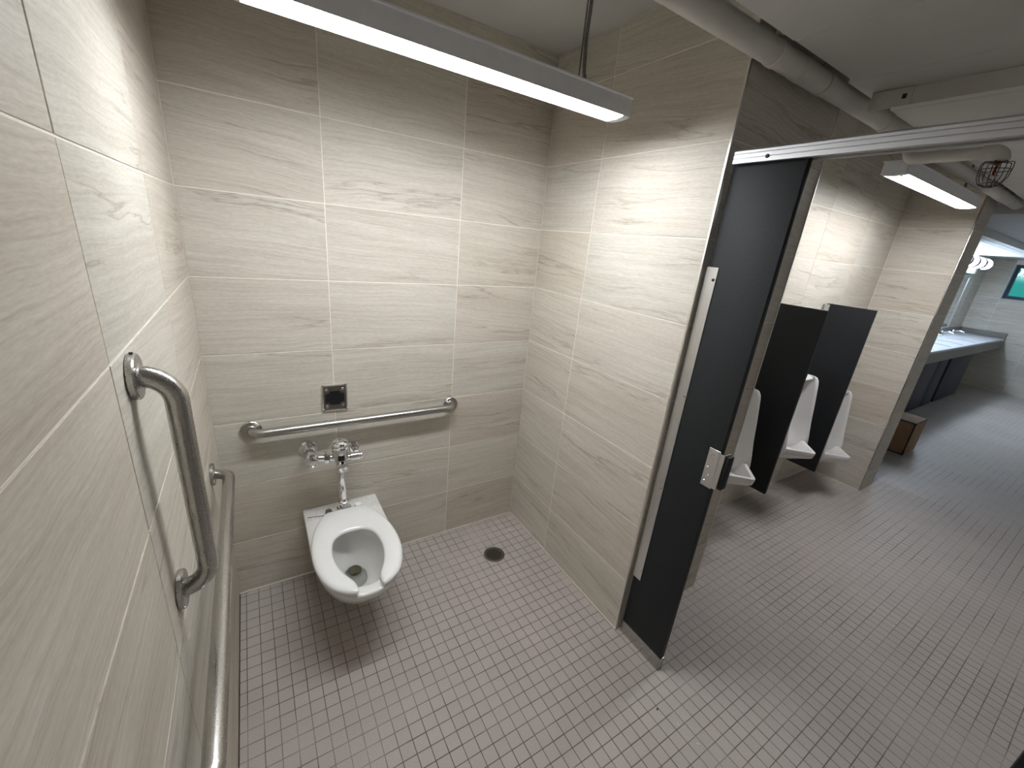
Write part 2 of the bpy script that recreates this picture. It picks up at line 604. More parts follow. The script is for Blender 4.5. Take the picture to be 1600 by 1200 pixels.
# far wall with its window opening
WY0, WY1, WZ0, WZ1 = -1.35, -0.21, 1.63, 2.215
bm = bmesh.new()
for a in ((-4.3, YS, 0, WZ0), (-4.3, YS, WZ1, CEIL), (WY1, YS, WZ0, WZ1), (-4.3, WY0, WZ0, WZ1)):
    box(bm, XF + G, XF + 0.25, *a)
wf = struct('wall_far', bm, 'wall_grout', 'pale tiled far wall with a small high window')
yc = cuts(-YS, 0.21, 0.57, 2.3)
tile_wall(wf, (XF, 0, 0), (0, -1, 0), yc, [z for z in zc if z < 1.6] + [WZ0], (-1, 0, 0))
tile_wall(wf, (XF, 0, 0), (0, -1, 0), [-YS, -WY1], [WZ0, 1.8417, 2.1497, 2.30], (-1, 0, 0))
struct('wall_front', nbox(-0.12, XF + 0.2, -4.3, -4.2, 0, CEIL), 'wall_grout', 'plain beige wall opposite the stall')

# ------------------------------------------------------------------ floor
YF0, XN = -2.45, 5.0
bm = bmesh.new()
box(bm, -0.1, XF + 0.2, -4.3, 0.2, -0.10, -0.0012)
fl = struct('floor', bm, 'fgrout', 'grey-brown mosaic tile floor')
fl.data.materials.append(M['ffar'])
far = part('far_mosaic', nbox(XN, XF, -4.2, YS, -0.02, 0.0), 'ffar', fl, None)
near = part('front_mosaic', nbox(0, XN, -4.2, FY0 - 27 * PIT, -0.02, 0.0), 'ffar', fl, None)

def project(p):
    d = Vector(p) - CAM
    c = [sum(ROT[i][k] * d[k] for k in range(3)) for i in range(3)]
    if c[2] < 0.05:
        return None
    return 800 + FPX * c[0] / c[2], 600 + FPX * c[1] / c[2], c[2]

g, ch = 0.0012, 0.0007
def mosaic_piece(cut=None):
    h = PIT / 2 - g
    return [[Vector((s * (h - dx), q * (h - dx), z)) for s, q in ((-1, -1), (1, -1), (1, 1), (-1, 1))]
            for dx, z in ((0, -0.006), (0, -ch), (ch, 0))]
MOS = finish(loft(bmesh.new(), mosaic_piece(), False, True), 'mosaic_tile')
MOS.materials.append(M['ftile'])
DX, DY, DR = 1.274, -0.306, 0.062
blocks = [(W, 2.198, YE, 1), (XA, XB, YU, 1), (XB, XC, YE, 1)]
cells = []
for i in range(-12, int((XN - FX0) / PIT) + 1):
    for j in range(-27, 22):
        x, y = FX0 + (i + 0.5) * PIT, FY0 + (j + 0.5) * PIT
        if x < -PIT / 2 or y > PIT / 2 or x > XN:
            continue
        if any(x > a + 0.03 and x < c - 0.03 and y > d + 0.03 for a, c, d, e in blocks):
            continue
        if all((x + a - DX) ** 2 + (y + c - DY) ** 2 < (DR - 0.002) ** 2 for a in (-PIT / 2, PIT / 2) for c in (-PIT / 2, PIT / 2)):
            continue
        pr = project((x, y, 0))
        key = 1e9
        if pr and 0 < pr[0] < 1600 and 0 < pr[1] < 1200 and not (0.25 < x < 0.72 and y > -0.75):
            key = (Vector((x, y, 0)) - CAM).length
        cells.append((key, x, y))
cells.sort()
for key, x, y in cells[:300]:
    o = link('mosaic_tile', MOS, None, fl, (x + random.uniform(-.0003, .0003), y + random.uniform(-.0003, .0003), random.uniform(-0.0003, 0.0002)))
    o.rotation_euler = (0, 0, random.uniform(-0.006, 0.006))
vs, fs = [], []
def quadtile(x, y, hx, hy):
    z = random.uniform(-0.0003, 0.0002)
    n0 = len(vs)
    for dx, zz in ((0, -0.006), (0, -ch), (ch, 0)):
        for s, q in ((-1, -1), (1, -1), (1, 1), (-1, 1)):
            vs.append((x + s * (hx - dx), y + q * (hy - dx), z + zz))
    for k in range(4):
        k2 = (k + 1) % 4
        fs.append((n0 + k, n0 + k2, n0 + 4 + k2, n0 + 4 + k))
        fs.append((n0 + 4 + k, n0 + 4 + k2, n0 + 8 + k2, n0 + 8 + k))
    fs.append((n0 + 8, n0 + 9, n0 + 10, n0 + 11))
for key, x, y in cells[300:]:
    quadtile(x + random.uniform(-.0003, .0003), y + random.uniform(-.0003, .0003), PIT / 2 - g, PIT / 2 - g)
me = bpy.data.meshes.new('mosaic_tiles')
me.from_pydata(vs, [], fs)
me.materials.append(M['ftile'])
rest = link('mosaic_tiles', me, None, fl)
rest['kind'] = 'stuff'

# ------------------------------------------------------------------ ceilings
SE, SZ = -1.157, 2.365
struct('ceiling', nbox(-0.12, XF + 0.2, SE + 0.02, 0.2, CEIL, CEIL + 0.1), 'ceil', 'flat off-white ceiling above the toilet and the urinals')
slab = struct('ceiling_lowered', nbox(-0.12, XF + 0.2, -4.3, SE + 0.02, SZ + 0.02, CEIL + 0.1), 'ceil', 'lowered grey-white panel ceiling over the aisle')
xs = [-0.12, 0.38, 0.77, 1.155, 1.54, 1.925, 2.31, 2.70, 3.22, 3.63, 4.04, 4.45, 4.86, 5.6, 6.4, 7.2, 8.0, 9.0, 10.0, XF]
for a, c in zip(xs, xs[1:]):
    bm = nbox(a + 0.0015, c - 0.0015, -4.2, SE + random.uniform(-0.004, 0.004), SZ, SZ + 0.03, bev=0.0015, seg=1)
    part('ceiling_panel', bm, 'ceil', slab, None)
low = struct('ceiling_washbasins', nbox(XC, XF + 0.1, -0.63, 0.2, 2.30, CEIL), 'ceil', 'low white slatted ceiling over the washbasin counter')
part('fill_panel', nbox(XC, XF, SE - 0.01, -0.63, SZ, SZ + 0.1), 'ceil', low, None)
for k in range(9):
    y0 = -0.625 + k * 0.08
    part('ceiling_slat', nbox(XC + 0.01, XF - 0.005, y0, y0 + 0.074, 2.292, 2.302, bev=0.002, seg=1), 'ceil', low, None)
part('cross_beam', nbox(4.98, 5.08, -3.0, -0.64, 2.30, SZ, bev=0.003), 'ceil', slab, None)

# ------------------------------------------------------------------ trims
def trim(name, bm, mat, label):
    return tag(part(name, bm, mat, None, 30), label, None, None, 'structure')
trim('trim_1', nbox(W - 0.0025, W + 0.007, YE - 0.0025, YE + 0.006, 0.0, CEIL - 0.001, bev=0.0012), 'trim', 'bright metal edge trim on the wall end beside the partition')
trim('trim_2', nbox(2.194, 2.2005, YE - 0.002, YE + 0.006, 0.0, CEIL - 0.001, bev=0.0012), 'trim', 'thin metal corner trim at the urinal side of the wall end')
trim('trim_3', nbox(XB - 0.0025, XB + 0.007, YE - 0.0025, YE + 0.006, 0.0, CEIL - 0.001, bev=0.0012), 'steel', 'dark metal edge trim on the divider wall beside the third urinal')
def lip(y0, y1):
    return None
trim('baseboard_back', nbox(0.0, W - 0.001, -0.0045, -0.0005, 0.0005, 0.0085, bev=0.001), 'strip', 'thin bright metal strip at the foot of the back wall')
trim('baseboard_right', nbox(W - 0.0045, W - 0.0005, YE, -0.005, 0.0005, 0.0085, bev=0.001), 'strip', 'thin bright metal strip at the foot of the right wall')
trim('baseboard_left', nbox(0.0003, 0.004, -3.0, -0.005, 0.0005, 0.004), 'dark_line', 'thin dark strip at the foot of the left wall')  # narrow dark line where wall meets floor
trim('baseboard_urinals', nbox(XA, XB - 0.001, YU - 0.004, YU - 0.0005, 0.0005, 0.008), 'strip', 'thin bright metal strip at the foot of the urinal wall')
trim('baseboard_divider', nbox(XB - 0.004, XB - 0.0005, YE, YU - 0.005, 0.0005, 0.008), 'strip', 'thin bright metal strip at the foot of the divider wall')

# ------------------------------------------------------------------ linear lamps
def lamp(label, xa, xb, yc, zb, lens, hang):
    root = thing('linear_light', label, 'light fixture', ((xa + xb) / 2, yc, zb + 0.06), 'linear ceiling lights')
    hw, h = 0.05, 0.058
    # channel housing with a lip along the top, open underneath
    poly = [(-hw, 0), (-hw, h - 0.006), (-hw - 0.006, h - 0.004), (-hw - 0.006, h), (hw + 0.006, h), (hw + 0.006, h - 0.004), (hw, h - 0.006), (hw, 0),
            (hw - 0.003, 0), (hw - 0.003, h - 0.01), (-hw + 0.003, h - 0.01), (-hw + 0.003, 0)]
    part('housing', nprism([(yc + p[0], zb + p[1]) for p in poly], 'x', xa, xb), 'housing', root, 30)
    n = 12
    arc = [(yc - (hw - 0.004) * math.cos(PI * k / n), zb + 0.001 - 0.006 * math.sin(PI * k / n)) for k in range(n + 1)]
    e = 0.030
    inner = [(yc + (hw - 0.004), zb + 0.012), (yc - (hw - 0.004), zb + 0.012)]
    part('lens', nprism(arc + inner, 'x', xa + e, xb - e), lens, root, 40)
    for x0, x1, q in ((xa, xa + e - 0.001, 0), (xb - e + 0.001, xb, 1)):
        cap = part('end_cap', nprism([(yc + (p[0] - yc) * 1.05, p[1] - 0.001) for p in arc] + [(yc + hw - 0.0035, zb + h - 0.011), (yc - hw + 0.0035, zb + h - 0.011)], 'x', x0, x1), 'lens_end', root, 40)
        xm = x0 - 0.0015 if q else x1 + 0.0015
        b2 = bmesh.new()
        box(b2, xm - 0.001, xm + 0.001, yc - hw * 0.55, yc - hw * 0.35, zb - 0.0085, zb - 0.005)
        part('clip', b2, 'dark_metal', cap, None)
    if hang is not None:
        for xh in hang:
            zt = zb + h
            part('suspension_rod', ntube([(xh - 0.012, yc, zt - 0.003), (xh - 0.012, yc, CEIL - 0.001)], 0.0022, 8), 'cable', root)
        xh = hang[-1]
        zt = zb + h
        path = fillet([(xh + 0.035, yc, zt - 0.003), (xh + 0.008, yc, zt + 0.03), (xh - 0.001, yc, zt + 0.12), (xh + 0.006, yc, CEIL - 0.001)], 0.05, 5)
        # armoured cable: ribbed tube
        pts, rad = [], []
        for a, c in zip(path, path[1:]):
            k = max(1, int((c - a).length / 0.0035))
            for t in range(k):
                pts.append(a.lerp(c, t / k))
        pts.append(path[-1])
        rad = [0.0068 if t % 2 else 0.0050 for t in range(len(pts))]
        part('armoured_cable', ntube(pts, rad, 10), 'cable', root, 20)
    return root
lamp('long suspended linear light hanging over the toilet', 0.205, 1.362, -0.70, 2.21, 'lens_a', [0.33, 1.17])
lamp('shorter-looking linear light glowing over the urinals', 2.80, 4.06, -1.05, 2.233, 'lens_b', [3.0, 3.86])

# ------------------------------------------------------------------ toilet
TX = 0.485
def outline(hw, front, back, yw, n=44, sq=2.3, deck=0.178):
    """Plan of the bowl: straight deck at the wall, rounded nose to the front. Runs round from the wall's left corner."""
    pts = []
    yb = back
    # left deck side down to the start of the curve
    for k in range(5):
        t = k / 5
        pts.append((-deck + (-(hw) + deck) * t ** 2 * 0.6, yb + (yw - yb) * t))
    N = n
    for k in range(N + 1):
        a = PI * k / N
        c, s = math.cos(a), math.sin(a)
        x = -hw * abs(c) ** (2 / sq) * (1 if c > 0 else -1)
        y = yw + (front - yw) * abs(s) ** (2 / sq)
        pts.append((x, y))
    for k in range(4, -1, -1):
        t = k / 5
        pts.append((deck - (deck - hw) * t ** 2 * 0.6, yb + (yw - yb) * t))
    return pts

def ring_z(pl, z):
    return [Vector((TX + p[0], p[1], z)) for p in pl]

toilet = thing('toilet', 'white wall-hung toilet under the sensor plate', 'toilet', (TX, 0, 0.0))
specs = [  # z, half width, front, yw, deck half width
    (0.098, 0.055, -0.24, -0.12, 0.10), (0.104, 0.085, -0.31, -0.14, 0.125), (0.14, 0.112, -0.40, -0.18, 0.15), (0.20, 0.138, -0.485, -0.22, 0.165),
    (0.26, 0.158, -0.555, -0.26, 0.174), (0.32, 0.172, -0.612, -0.29, 0.178), (0.365, 0.180, -0.645, -0.31, 0.179), (0.392, 0.182, -0.657, -0.31, 0.179),
    (0.400, 0.180, -0.655, -0.31, 0.1775), (0.404, 0.175, -0.649, -0.31, 0.174)]
rings = [ring_z(outline(hw, fr, -0.0012, yw, deck=dk), z) for z, hw, fr, yw, dk in specs]
# rim lip inwards, then the inside of the bowl
def oval(hw, y0, y1, z, n):
    """n points in the same winding as outline(): from the back left, round the front, to the back right."""
    out = []
    for k in range(n):
        a = PI * (0.5 + 0.02) + (2 * PI - 0.04 * PI) * k / (n - 1)
        y = (y0 + y1) / 2 + (y0 - y1) / 2 * math.sin(a)
        x = hw * math.cos(a)
        out.append(Vector((TX + x, y, z)))
    return out
n = len(rings[0])
inner = [(0.139, -0.205, -0.612, 0.404), (0.134, -0.211, -0.606, 0.399), (0.131, -0.214, -0.602, 0.37), (0.136, -0.205, -0.606, 0.355), (0.133, -0.21, -0.60, 0.335),
         (0.118, -0.225, -0.575, 0.29), (0.096, -0.238, -0.53, 0.25), (0.072, -0.25, -0.475, 0.222), (0.056, -0.256, -0.42, 0.206), (0.050, -0.260, -0.40, 0.196),
         (0.040, -0.268, -0.375, 0.189), (0.02, -0.285, -0.345, 0.187)]
for hw, y0, y1, z in inner:
    rings.append(oval(hw, y0, y1, z, n))
part('bowl', loft(bmesh.new(), rings), 'white_china', toilet, 50)
# flat disc at the back of the sump, the trap's shade painted in dark
b2 = bmesh.new()
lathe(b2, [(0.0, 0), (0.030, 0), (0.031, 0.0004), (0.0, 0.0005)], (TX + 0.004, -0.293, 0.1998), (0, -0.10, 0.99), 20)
part('trap_shade', b2, 'trap', toilet, 30)
wat = [oval(0.052, -0.262, -0.405, 0.1955, 40)]
b2 = bmesh.new()
loft(b2, [oval(0.0535, -0.2575, -0.408, 0.197, 40), oval(0.0535, -0.2575, -0.408, 0.1985, 40)])
part('water', b2, 'water', toilet, 30)
# seat: open-front ring with rounded edges
def spline(pts, n):
    """Catmull-Rom through pts, resampled to n+1 points of equal arc length."""
    P = [Vector(p) for p in pts]
    P = [P[0] * 2 - P[1]] + P + [P[-1] * 2 - P[-2]]
    dense = []
    for a, b_, c, d in zip(P, P[1:], P[2:], P[3:]):
        for k in range(20):
            t = k / 20
            dense.append(0.5 * ((2 * b_) + (c - a) * t + (2 * a - 5 * b_ + 4 * c - d) * t * t + (3 * b_ - a - 3 * c + d) * t ** 3))
    dense.append(P[-2])
    acc = [0.0]
    for a, b_ in zip(dense, dense[1:]):
        acc.append(acc[-1] + (b_ - a).length)
    out, i = [], 0
    for k in range(n + 1):
        L = acc[-1] * k / n
        while i < len(acc) - 2 and acc[i + 1] < L:
            i += 1
        f = (L - acc[i]) / max(1e-9, acc[i + 1] - acc[i])
        out.append(dense[i].lerp(dense[i + 1], f))
    return out
def mirrored(half):
    return half + [(-x, y) for x, y in half[-2::-1]]
NS = 72
OUT = spline(mirrored([(-0.054, -0.652), (-0.085, -0.640), (-0.128, -0.600), (-0.160, -0.540), (-0.179, -0.460), (-0.183, -0.380), (-0.174, -0.295), (-0.148, -0.205), (-0.112, -0.135), (-0.085, -0.104), (-0.05, -0.100), (0, -0.100)]), NS)
INN = spline(mirrored([(-0.046, -0.640), (-0.045, -0.610), (-0.052, -0.582), (-0.074, -0.540), (-0.092, -0.490), (-0.101, -0.430), (-0.099, -0.370), (-0.084, -0.315), (-0.052, -0.283), (0, -0.274)]), NS)
def seat_curve(kind, t):
    p = (OUT if kind == 'o' else INN)[int(round(t * NS))]
    return Vector((TX + p.x, p.y, 0))
seat_bm = bmesh.new()
zb, zt = 0.410, 0.434
rr = []
for k in range(NS + 1):
    t = k / NS
    o_, i_ = seat_curve('o', t), seat_curve('i', t)
    d = (i_ - o_)
    L = d.length
    d = d / L
    w_ = min(1.0, L / 0.06)
    prof = [(0.006 * w_, zb), (0.0, zb + 0.005), (0.0005 * w_, zb + 0.013), (0.005 * w_, zt - 0.005), (0.016 * w_, zt), (0.4 * L, zt + 0.001), (L - 0.014 * w_, zt - 0.003), (L - 0.004 * w_, zt - 0.008), (L, zb + 0.009), (L - 0.001 * w_, zb + 0.003), (L - 0.006 * w_, zb)]
    q = min(t, 1 - t) * NS
    f = (0.72, 0.92, 1.0)[min(2, int(round(q)))]      # the ends of the horns are rounded off
    zmid = (zb + zt) / 2
    rr.append([o_ + d * p + Vector((0, 0, zmid + (z - zmid) * f)) for p, z in prof])
loft(seat_bm, rr)
seat = part('seat', seat_bm, 'seat', toilet, 50)
for sx in (-1, 1):
    hb = nlathe([(0.0, 0.003), (0.017, 0.003), (0.018, 0.010), (0.014, 0.020), (0.0, 0.022)], (TX + sx * 0.07, -0.082, 0.4035), (0, 0, 1), 20)
    part('hinge_cap', hb, 'steel' if sx < 0 else 'seat', toilet)
# thin crack-like cord lying on the deck beside the seat
part('deck_cord', ntube(fillet([(TX - 0.165, -0.075, 0.4058), (TX - 0.10, -0.088, 0.4058), (TX - 0.083, -0.092, 0.4058)], 0.01, 3), 0.0012, 6), 'lint', toilet)

# ------------------------------------------------------------------ flush valve
VX, VY, VZ = 0.478, -0.118, 0.735
fv = thing('flush_valve', 'chrome flush valve rising from the toilet deck', 'flush valve', (VX, VY, 0.405))
TBX, TBY = 0.490, -0.062
part('flush_tube', ntube(fillet([(TBX, TBY, 0.412), (TBX, TBY, 0.52), (VX, VY, 0.60), (VX, VY, VZ - 0.02)], 0.12, 6), 0.0155, 20), 'chrome', fv)
part('spud_nut', nlathe([(0.034, 0.0), (0.034, 0.006), (0.028, 0.012), (0.025, 0.03), (0.027, 0.033), (0.027, 0.045), (0.020, 0.05), (0.016, 0.058)], (TBX, TBY, 0.405), (0, 0, 1), 28), 'chrome', fv)
part('vacuum_collar', nlathe([(0.018, 0), (0.024, 0.004), (0.024, 0.024), (0.019, 0.03), (0.022, 0.034), (0.022, 0.048), (0.018, 0.052)], (VX, VY, VZ - 0.088), (0, 0, 1), 24), 'chrome', fv)
body = part('valve_body', nlathe([(0.020, -0.04), (0.026, -0.032), (0.031, -0.01), (0.034, 0.01), (0.036, 0.03), (0.041, 0.034), (0.042, 0.052), (0.038, 0.058), (0.040, 0.061), (0.040, 0.070), (0.034, 0.078), (0.018, 0.082), (0.014, 0.079), (0.0, 0.079)], (VX, VY, VZ), (0, 0, 1), 36), 'chrome', fv)
part('front_port', nlathe([(0.019, 0.02), (0.019, 0.044), (0.022, 0.047), (0.022, 0.058), (0.013, 0.062), (0.010, 0.058), (0.0, 0.058)], (VX, VY, VZ - 0.022), (0.10, -1, -0.28), 24), 'chrome', body)
part('cover_window', nbox(VX - 0.018, VX + 0.012, VY - 0.0385, VY - 0.028, VZ - 0.006, VZ + 0.02, bev=0.004), 'bezel', body)
# control stop at the left: wall flange, elbow, stop cap, tailpiece
SX, SYY, SZZ = 0.352, -0.085, 0.742
stop = part('control_stop', nlathe([(0.024, -0.02), (0.029, -0.012), (0.029, 0.02), (0.033, 0.024), (0.033, 0.034), (0.026, 0.040), (0.024, 0.058), (0.018, 0.062), (0.016, 0.056), (0.0, 0.056)], (SX, SYY, SZZ), (0.05, -1, -0.1), 28), 'chrome', fv)
part('wall_flange', nlathe([(0.041, 0.0), (0.041, 0.005), (0.032, 0.012), (0.022, 0.014)], (SX, -0.0006, SZZ), (0, -1, 0), 30), 'chrome', stop)
part('supply_pipe', ntube([(SX, -0.004, SZZ), (SX, SYY, SZZ)], 0.020, 20), 'chrome', stop)
tail = part('tailpiece', ntube([(SX, SYY - 0.015, SZZ - 0.002), (VX, VY, VZ - 0.004)], 0.0165, 20), 'chrome', fv)
dv = (Vector((VX, VY, VZ - 0.004)) - Vector((SX, SYY - 0.015, SZZ - 0.002))).normalized()
part('coupling_nut', nlathe([(0.020, 0), (0.024, 0.003), (0.024, 0.022), (0.020, 0.026)], Vector((SX, SYY - 0.015, SZZ - 0.002)) + dv * 0.055, dv, 6), 'chrome', tail, 20)
part('small_screw', nlathe([(0.006, 0), (0.006, 0.012), (0.009, 0.014), (0.009, 0.02), (0.0, 0.022)], Vector((SX, SYY - 0.015, SZZ - 0.002)) + dv * 0.062 + Vector((0, 0, 0.02)), (0, 0, 1), 14), 'chrome', tail)
# sensor arm at the right: short barrel and a conduit to the wall
arm = part('sensor_barrel', nlathe([(0.014, 0.02), (0.014, 0.04), (0.019, 0.043), (0.019, 0.085), (0.016, 0.089), (0.016, 0.094), (0.0, 0.095)], (VX, VY - 0.004, VZ - 0.006), (1, -0.08, 0.02), 24), 'chrome', fv)
part('wall_conduit', ntube([(VX + 0.078, -0.002, 0.712), (VX + 0.072, VY + 0.005, VZ + 0.004)], 0.011, 16), 'chrome', arm)
part('conduit_flange', nlathe([(0.030, 0.0), (0.030, 0.004), (0.022, 0.010), (0.012, 0.012)], (VX + 0.078, -0.0006, 0.712), (0, -1, 0), 26), 'chrome', arm)

# ------------------------------------------------------------------ sensor plate
sx0, sx1, sz0, sz1 = 0.427, 0.538, 0.924, 1.056
sp = thing('sensor_plate', 'square chrome-framed black sensor plate on the back wall', 'sensor', (0.4825, 0, sz0))
bm = bmesh.new()
fw = 0.006
box(bm, sx0, sx1, -0.008, -0.0008, sz0, sz0 + fw, bev=0.0015); box(bm, sx0, sx1, -0.008, -0.0008, sz1 - fw, sz1, bev=0.0015)
box(bm, sx0, sx0 + fw, -0.008, -0.0008, sz0, sz1, bev=0.0015); box(bm, sx1 - fw, sx1, -0.008, -0.0008, sz0, sz1, bev=0.0015)
part('plate_frame', bm, 'chrome', sp)
face = part('plate_face', nbox(sx0 + fw, sx1 - fw, -0.004, -0.0008, sz0 + fw, sz1 - fw), 'drain', sp, None)
cx, cz = 0.4825, 0.990
poly = [(cx - 0.042, cz - 0.022), (cx - 0.028, cz - 0.022), (cx - 0.020, cz - 0.034), (cx + 0.020, cz - 0.034), (cx + 0.028, cz - 0.022), (cx + 0.042, cz - 0.022),
        (cx + 0.042, cz + 0.022), (cx + 0.028, cz + 0.022), (cx + 0.020, cz + 0.034), (cx - 0.020, cz + 0.034), (cx - 0.028, cz + 0.022), (cx - 0.042, cz + 0.022)]
part('sensor_window', nprism(poly, 'y', -0.0065, -0.003), 'bezel', sp, None)
for a in (-1, 1):
    for c in (-1, 1):
        part('screw', nlathe([(0.0075, 0), (0.0075, 0.002), (0.005, 0.004), (0.0, 0.0045)], (cx + a * 0.036, -0.0035, cz + c * 0.042), (0, -1, 0), 14), 'steel', sp)

# ------------------------------------------------------------------ grab bars
def grab_bar(label, p0, p1, nrm, r=0.019):
    p0, p1, nrm = Vector(p0), Vector(p1), Vector(nrm)
    root = thing('grab_bar', label, 'grab bar', p0, 'stainless grab bars')
    off = 0.057
    path = fillet([p0 + nrm * 0.004, p0 + nrm * off, p1 + nrm * off, p1 + nrm * 0.004], 0.052, 12)
    part('bar', ntube(path, r, 24), 'steel', root, 60)
    for p in (p0, p1):
        f = part('flange', nlathe([(0.040, 0.0005), (0.0415, 0.002), (0.0415, 0.010), (0.039, 0.0125), (0.022, 0.0128), (0.0195, 0.015)], p, nrm, 36), 'steel', root, 40)
        d = (p1 - p0).normalized()
        part('flange_screw', nlathe([(0.003, 0.0), (0.003, 0.0025), (0.0, 0.0028)], p + nrm * 0.007 + d * (0.0412 if p is p1 else -0.0412) , d if p is p1 else -d, 10), 'dark_metal', f)
    return root
grab_bar('horizontal grab bar on the wall above the toilet', (0.135, -0.0002, 0.880), (1.078, -0.0002, 0.880), (0, -1, 0))
grab_bar('vertical grab bar on the left wall', (0.0002, -1.040, 1.484), (0.0002, -1.036, 1.000), (1, 0, 0))
grab_bar('long horizontal grab bar low along the left wall', (0.0002, -0.292, 0.852), (0.0002, -1.385, 0.852), (1, 0, 0))

# ------------------------------------------------------------------ floor drain
dr = thing('floor_drain', 'round perforated floor drain in the stall corner', 'drain', (DX, DY, 0))
b2 = bmesh.new()
NR = 40
ro, ri = DR, 0.046
R = []
for r_, z_ in ((ro, -0.004), (ro, 0.0018), (ro - 0.003, 0.0028), (ri + 0.002, 0.0028), (ri, 0.0018), (ri, -0.006)):
    R.append([Vector((DX + r_ * math.cos(2 * PI * k / NR), DY + r_ * math.sin(2 * PI * k / NR), z_)) for k in range(NR)])
loft(b2, R, False, False)
part('drain_rim', b2, 'drain', dr)
b2 = bmesh.new()
bmesh.ops.create_circle(b2, cap_ends=True, radius=ri + 0.001, segments=NR, matrix=Matrix.Translation((DX, DY, 0.0006)))
part('drain_shade', b2, 'drain_dark', dr, None)  # black disc that paints the shade below the grate
b2 = bmesh.new()
for k in range(-5, 6):
    t = k * 0.0082
    L = math.sqrt(max(0, ri ** 2 - t ** 2))
    box(b2, DX + t - 0.0015, DX + t + 0.0015, DY - L, DY + L, 0.0004, 0.0022)
    box(b2, DX - L, DX + L, DY + t - 0.0015, DY + t + 0.0015, 0.0004, 0.0022)
part('drain_grate', b2, 'drain', dr, None)

# ------------------------------------------------------------------ stall front: pilaster, head rail, door
PX0, PX1, PY0, PY1 = 1.592, 1.617, -1.258, -1.030
def pilaster(label, y0, y1, strip):
    root = thing('partition_pilaster', label, 'partition', ((PX0 + PX1) / 2, (y0 + y1) / 2, 0), 'stall partition panels')
    pn = part('panel', nbox(PX0, PX1, y0, y1, 0.02, 2.088, bev=0.0015), 'charcoal', root, 30)
    pn.data.materials.append(M['black'])
    for f in pn.data.polygons:
        if abs(f.normal.x) < 0.4:
            f.material_index = 1
    shoe = part('shoe', nbox(PX0 - 0.003, PX1 + 0.003, y0 - 0.003, y1 + 0.003, 0.0006, 0.070, bev=0.001), 'steel', root, 30)
    part('shoe_screw', nlathe([(0.004, 0), (0.004, 0.0015), (0.0, 0.003)], (PX0 - 0.003, (y0 + y1) / 2 - 0.02, 0.045), (-1, 0, 0), 12), 'chrome', shoe)
    return root
pil = pilaster('charcoal pilaster panel standing at the stall entrance', PY0, PY1, True)
bm = bmesh.new()
box(bm, PX0 - 0.003, PX0 - 0.0004, -1.070, -1.0275, 0.35, 1.75, bev=0.0005, seg=1)
box(bm, PX0 - 0.003, PX1 - 0.002, -1.0285, -1.0255, 0.35, 1.75)
ang = part('angle_strip', bm, 'satin', pil, None)
for z in (1.707, 1.264, 0.846, 0.407):
    part('strip_screw', nlathe([(0.0055, 0), (0.0055, 0.001), (0.004, 0.0032), (0.0, 0.004)], (PX0 - 0.003, -1.060, z), (-1, 0, 0), 14), 'dark_metal' if z > 1.5 else 'chrome', ang)
bm = bmesh.new()
box(bm, PX0 - 0.0035, PX0 - 0.0003, -1.258, -1.214, 0.962, 1.118, bev=0.0005, seg=1)
keeper = part('strike_plate', bm, 'satin', pil, None)
bm = bmesh.new()
box(bm, PX0 - 0.0035, PX0 - 0.0012, -1.274, -1.256, 0.968, 1.112)
box(bm, PX0 - 0.0035, PX1 + 0.010, -1.2765, -1.2735, 0.968, 1.112)
part('stop_flange', bm, 'satin', keeper, None)
part('bumper', nbox(PX0 + 0.003, PX1 + 0.014, -1.290, -1.2766, 0.972, 1.108, bev=0.003), 'black', keeper, 30)
for y, z in ((-1.226, 1.098), (-1.236, 1.094), (-1.226, 1.040), (-1.237, 1.010), (-1.226, 0.982)):
    part('strike_screw', nlathe([(0.005, 0), (0.005, 0.001), (0.0035, 0.003), (0.0, 0.0035)], (PX0 - 0.0035, y, z), (-1, 0, 0), 12), 'chrome', keeper)

RX0, RX1, RZ0, RZ1 = 1.570, 1.634, 2.074, 2.112
bm = bmesh.new()
gz = 0.0022
poly = [(RX0, RZ0), (RX0, RZ0 + 0.0115), (RX0 + gz, RZ0 + 0.0125), (RX0 + gz, RZ0 + 0.0140), (RX0, RZ0 + 0.015), (RX0, RZ0 + 0.0245), (RX0 + gz, RZ0 + 0.0255), (RX0 + gz, RZ0 + 0.027), (RX0, RZ0 + 0.028),
        (RX0, RZ0 + 0.035), (RX0 + 0.028, RZ1 + 0.008), (RX1 - 0.028, RZ1 + 0.008), (RX1, RZ1), (RX1, RZ0), (PX1 + 0.001, RZ0), (PX1 + 0.001, RZ0 + 0.018), (PX0 - 0.001, RZ0 + 0.018), (PX0 - 0.001, RZ0)]
rail = thing('head_rail', 'ribbed aluminium head rail across the top of the stall entrance', 'rail', (RX0 + 0.03, -1.7, RZ0))
part('rail_channel', prism(bm, poly, 'y', -2.34, -1.038), 'rail', rail, None)
part('rail_screw', nlathe([(0.006, 0), (0.006, 0.001), (0.0045, 0.004), (0.0, 0.0045)], (RX0, -1.148, RZ0 + 0.013), (-1, 0, 0), 14), 'dark_metal', rail)
near_pil = pilaster('dark pilaster edge cut off by the lower right picture corner', -2.33, -2.102, False)
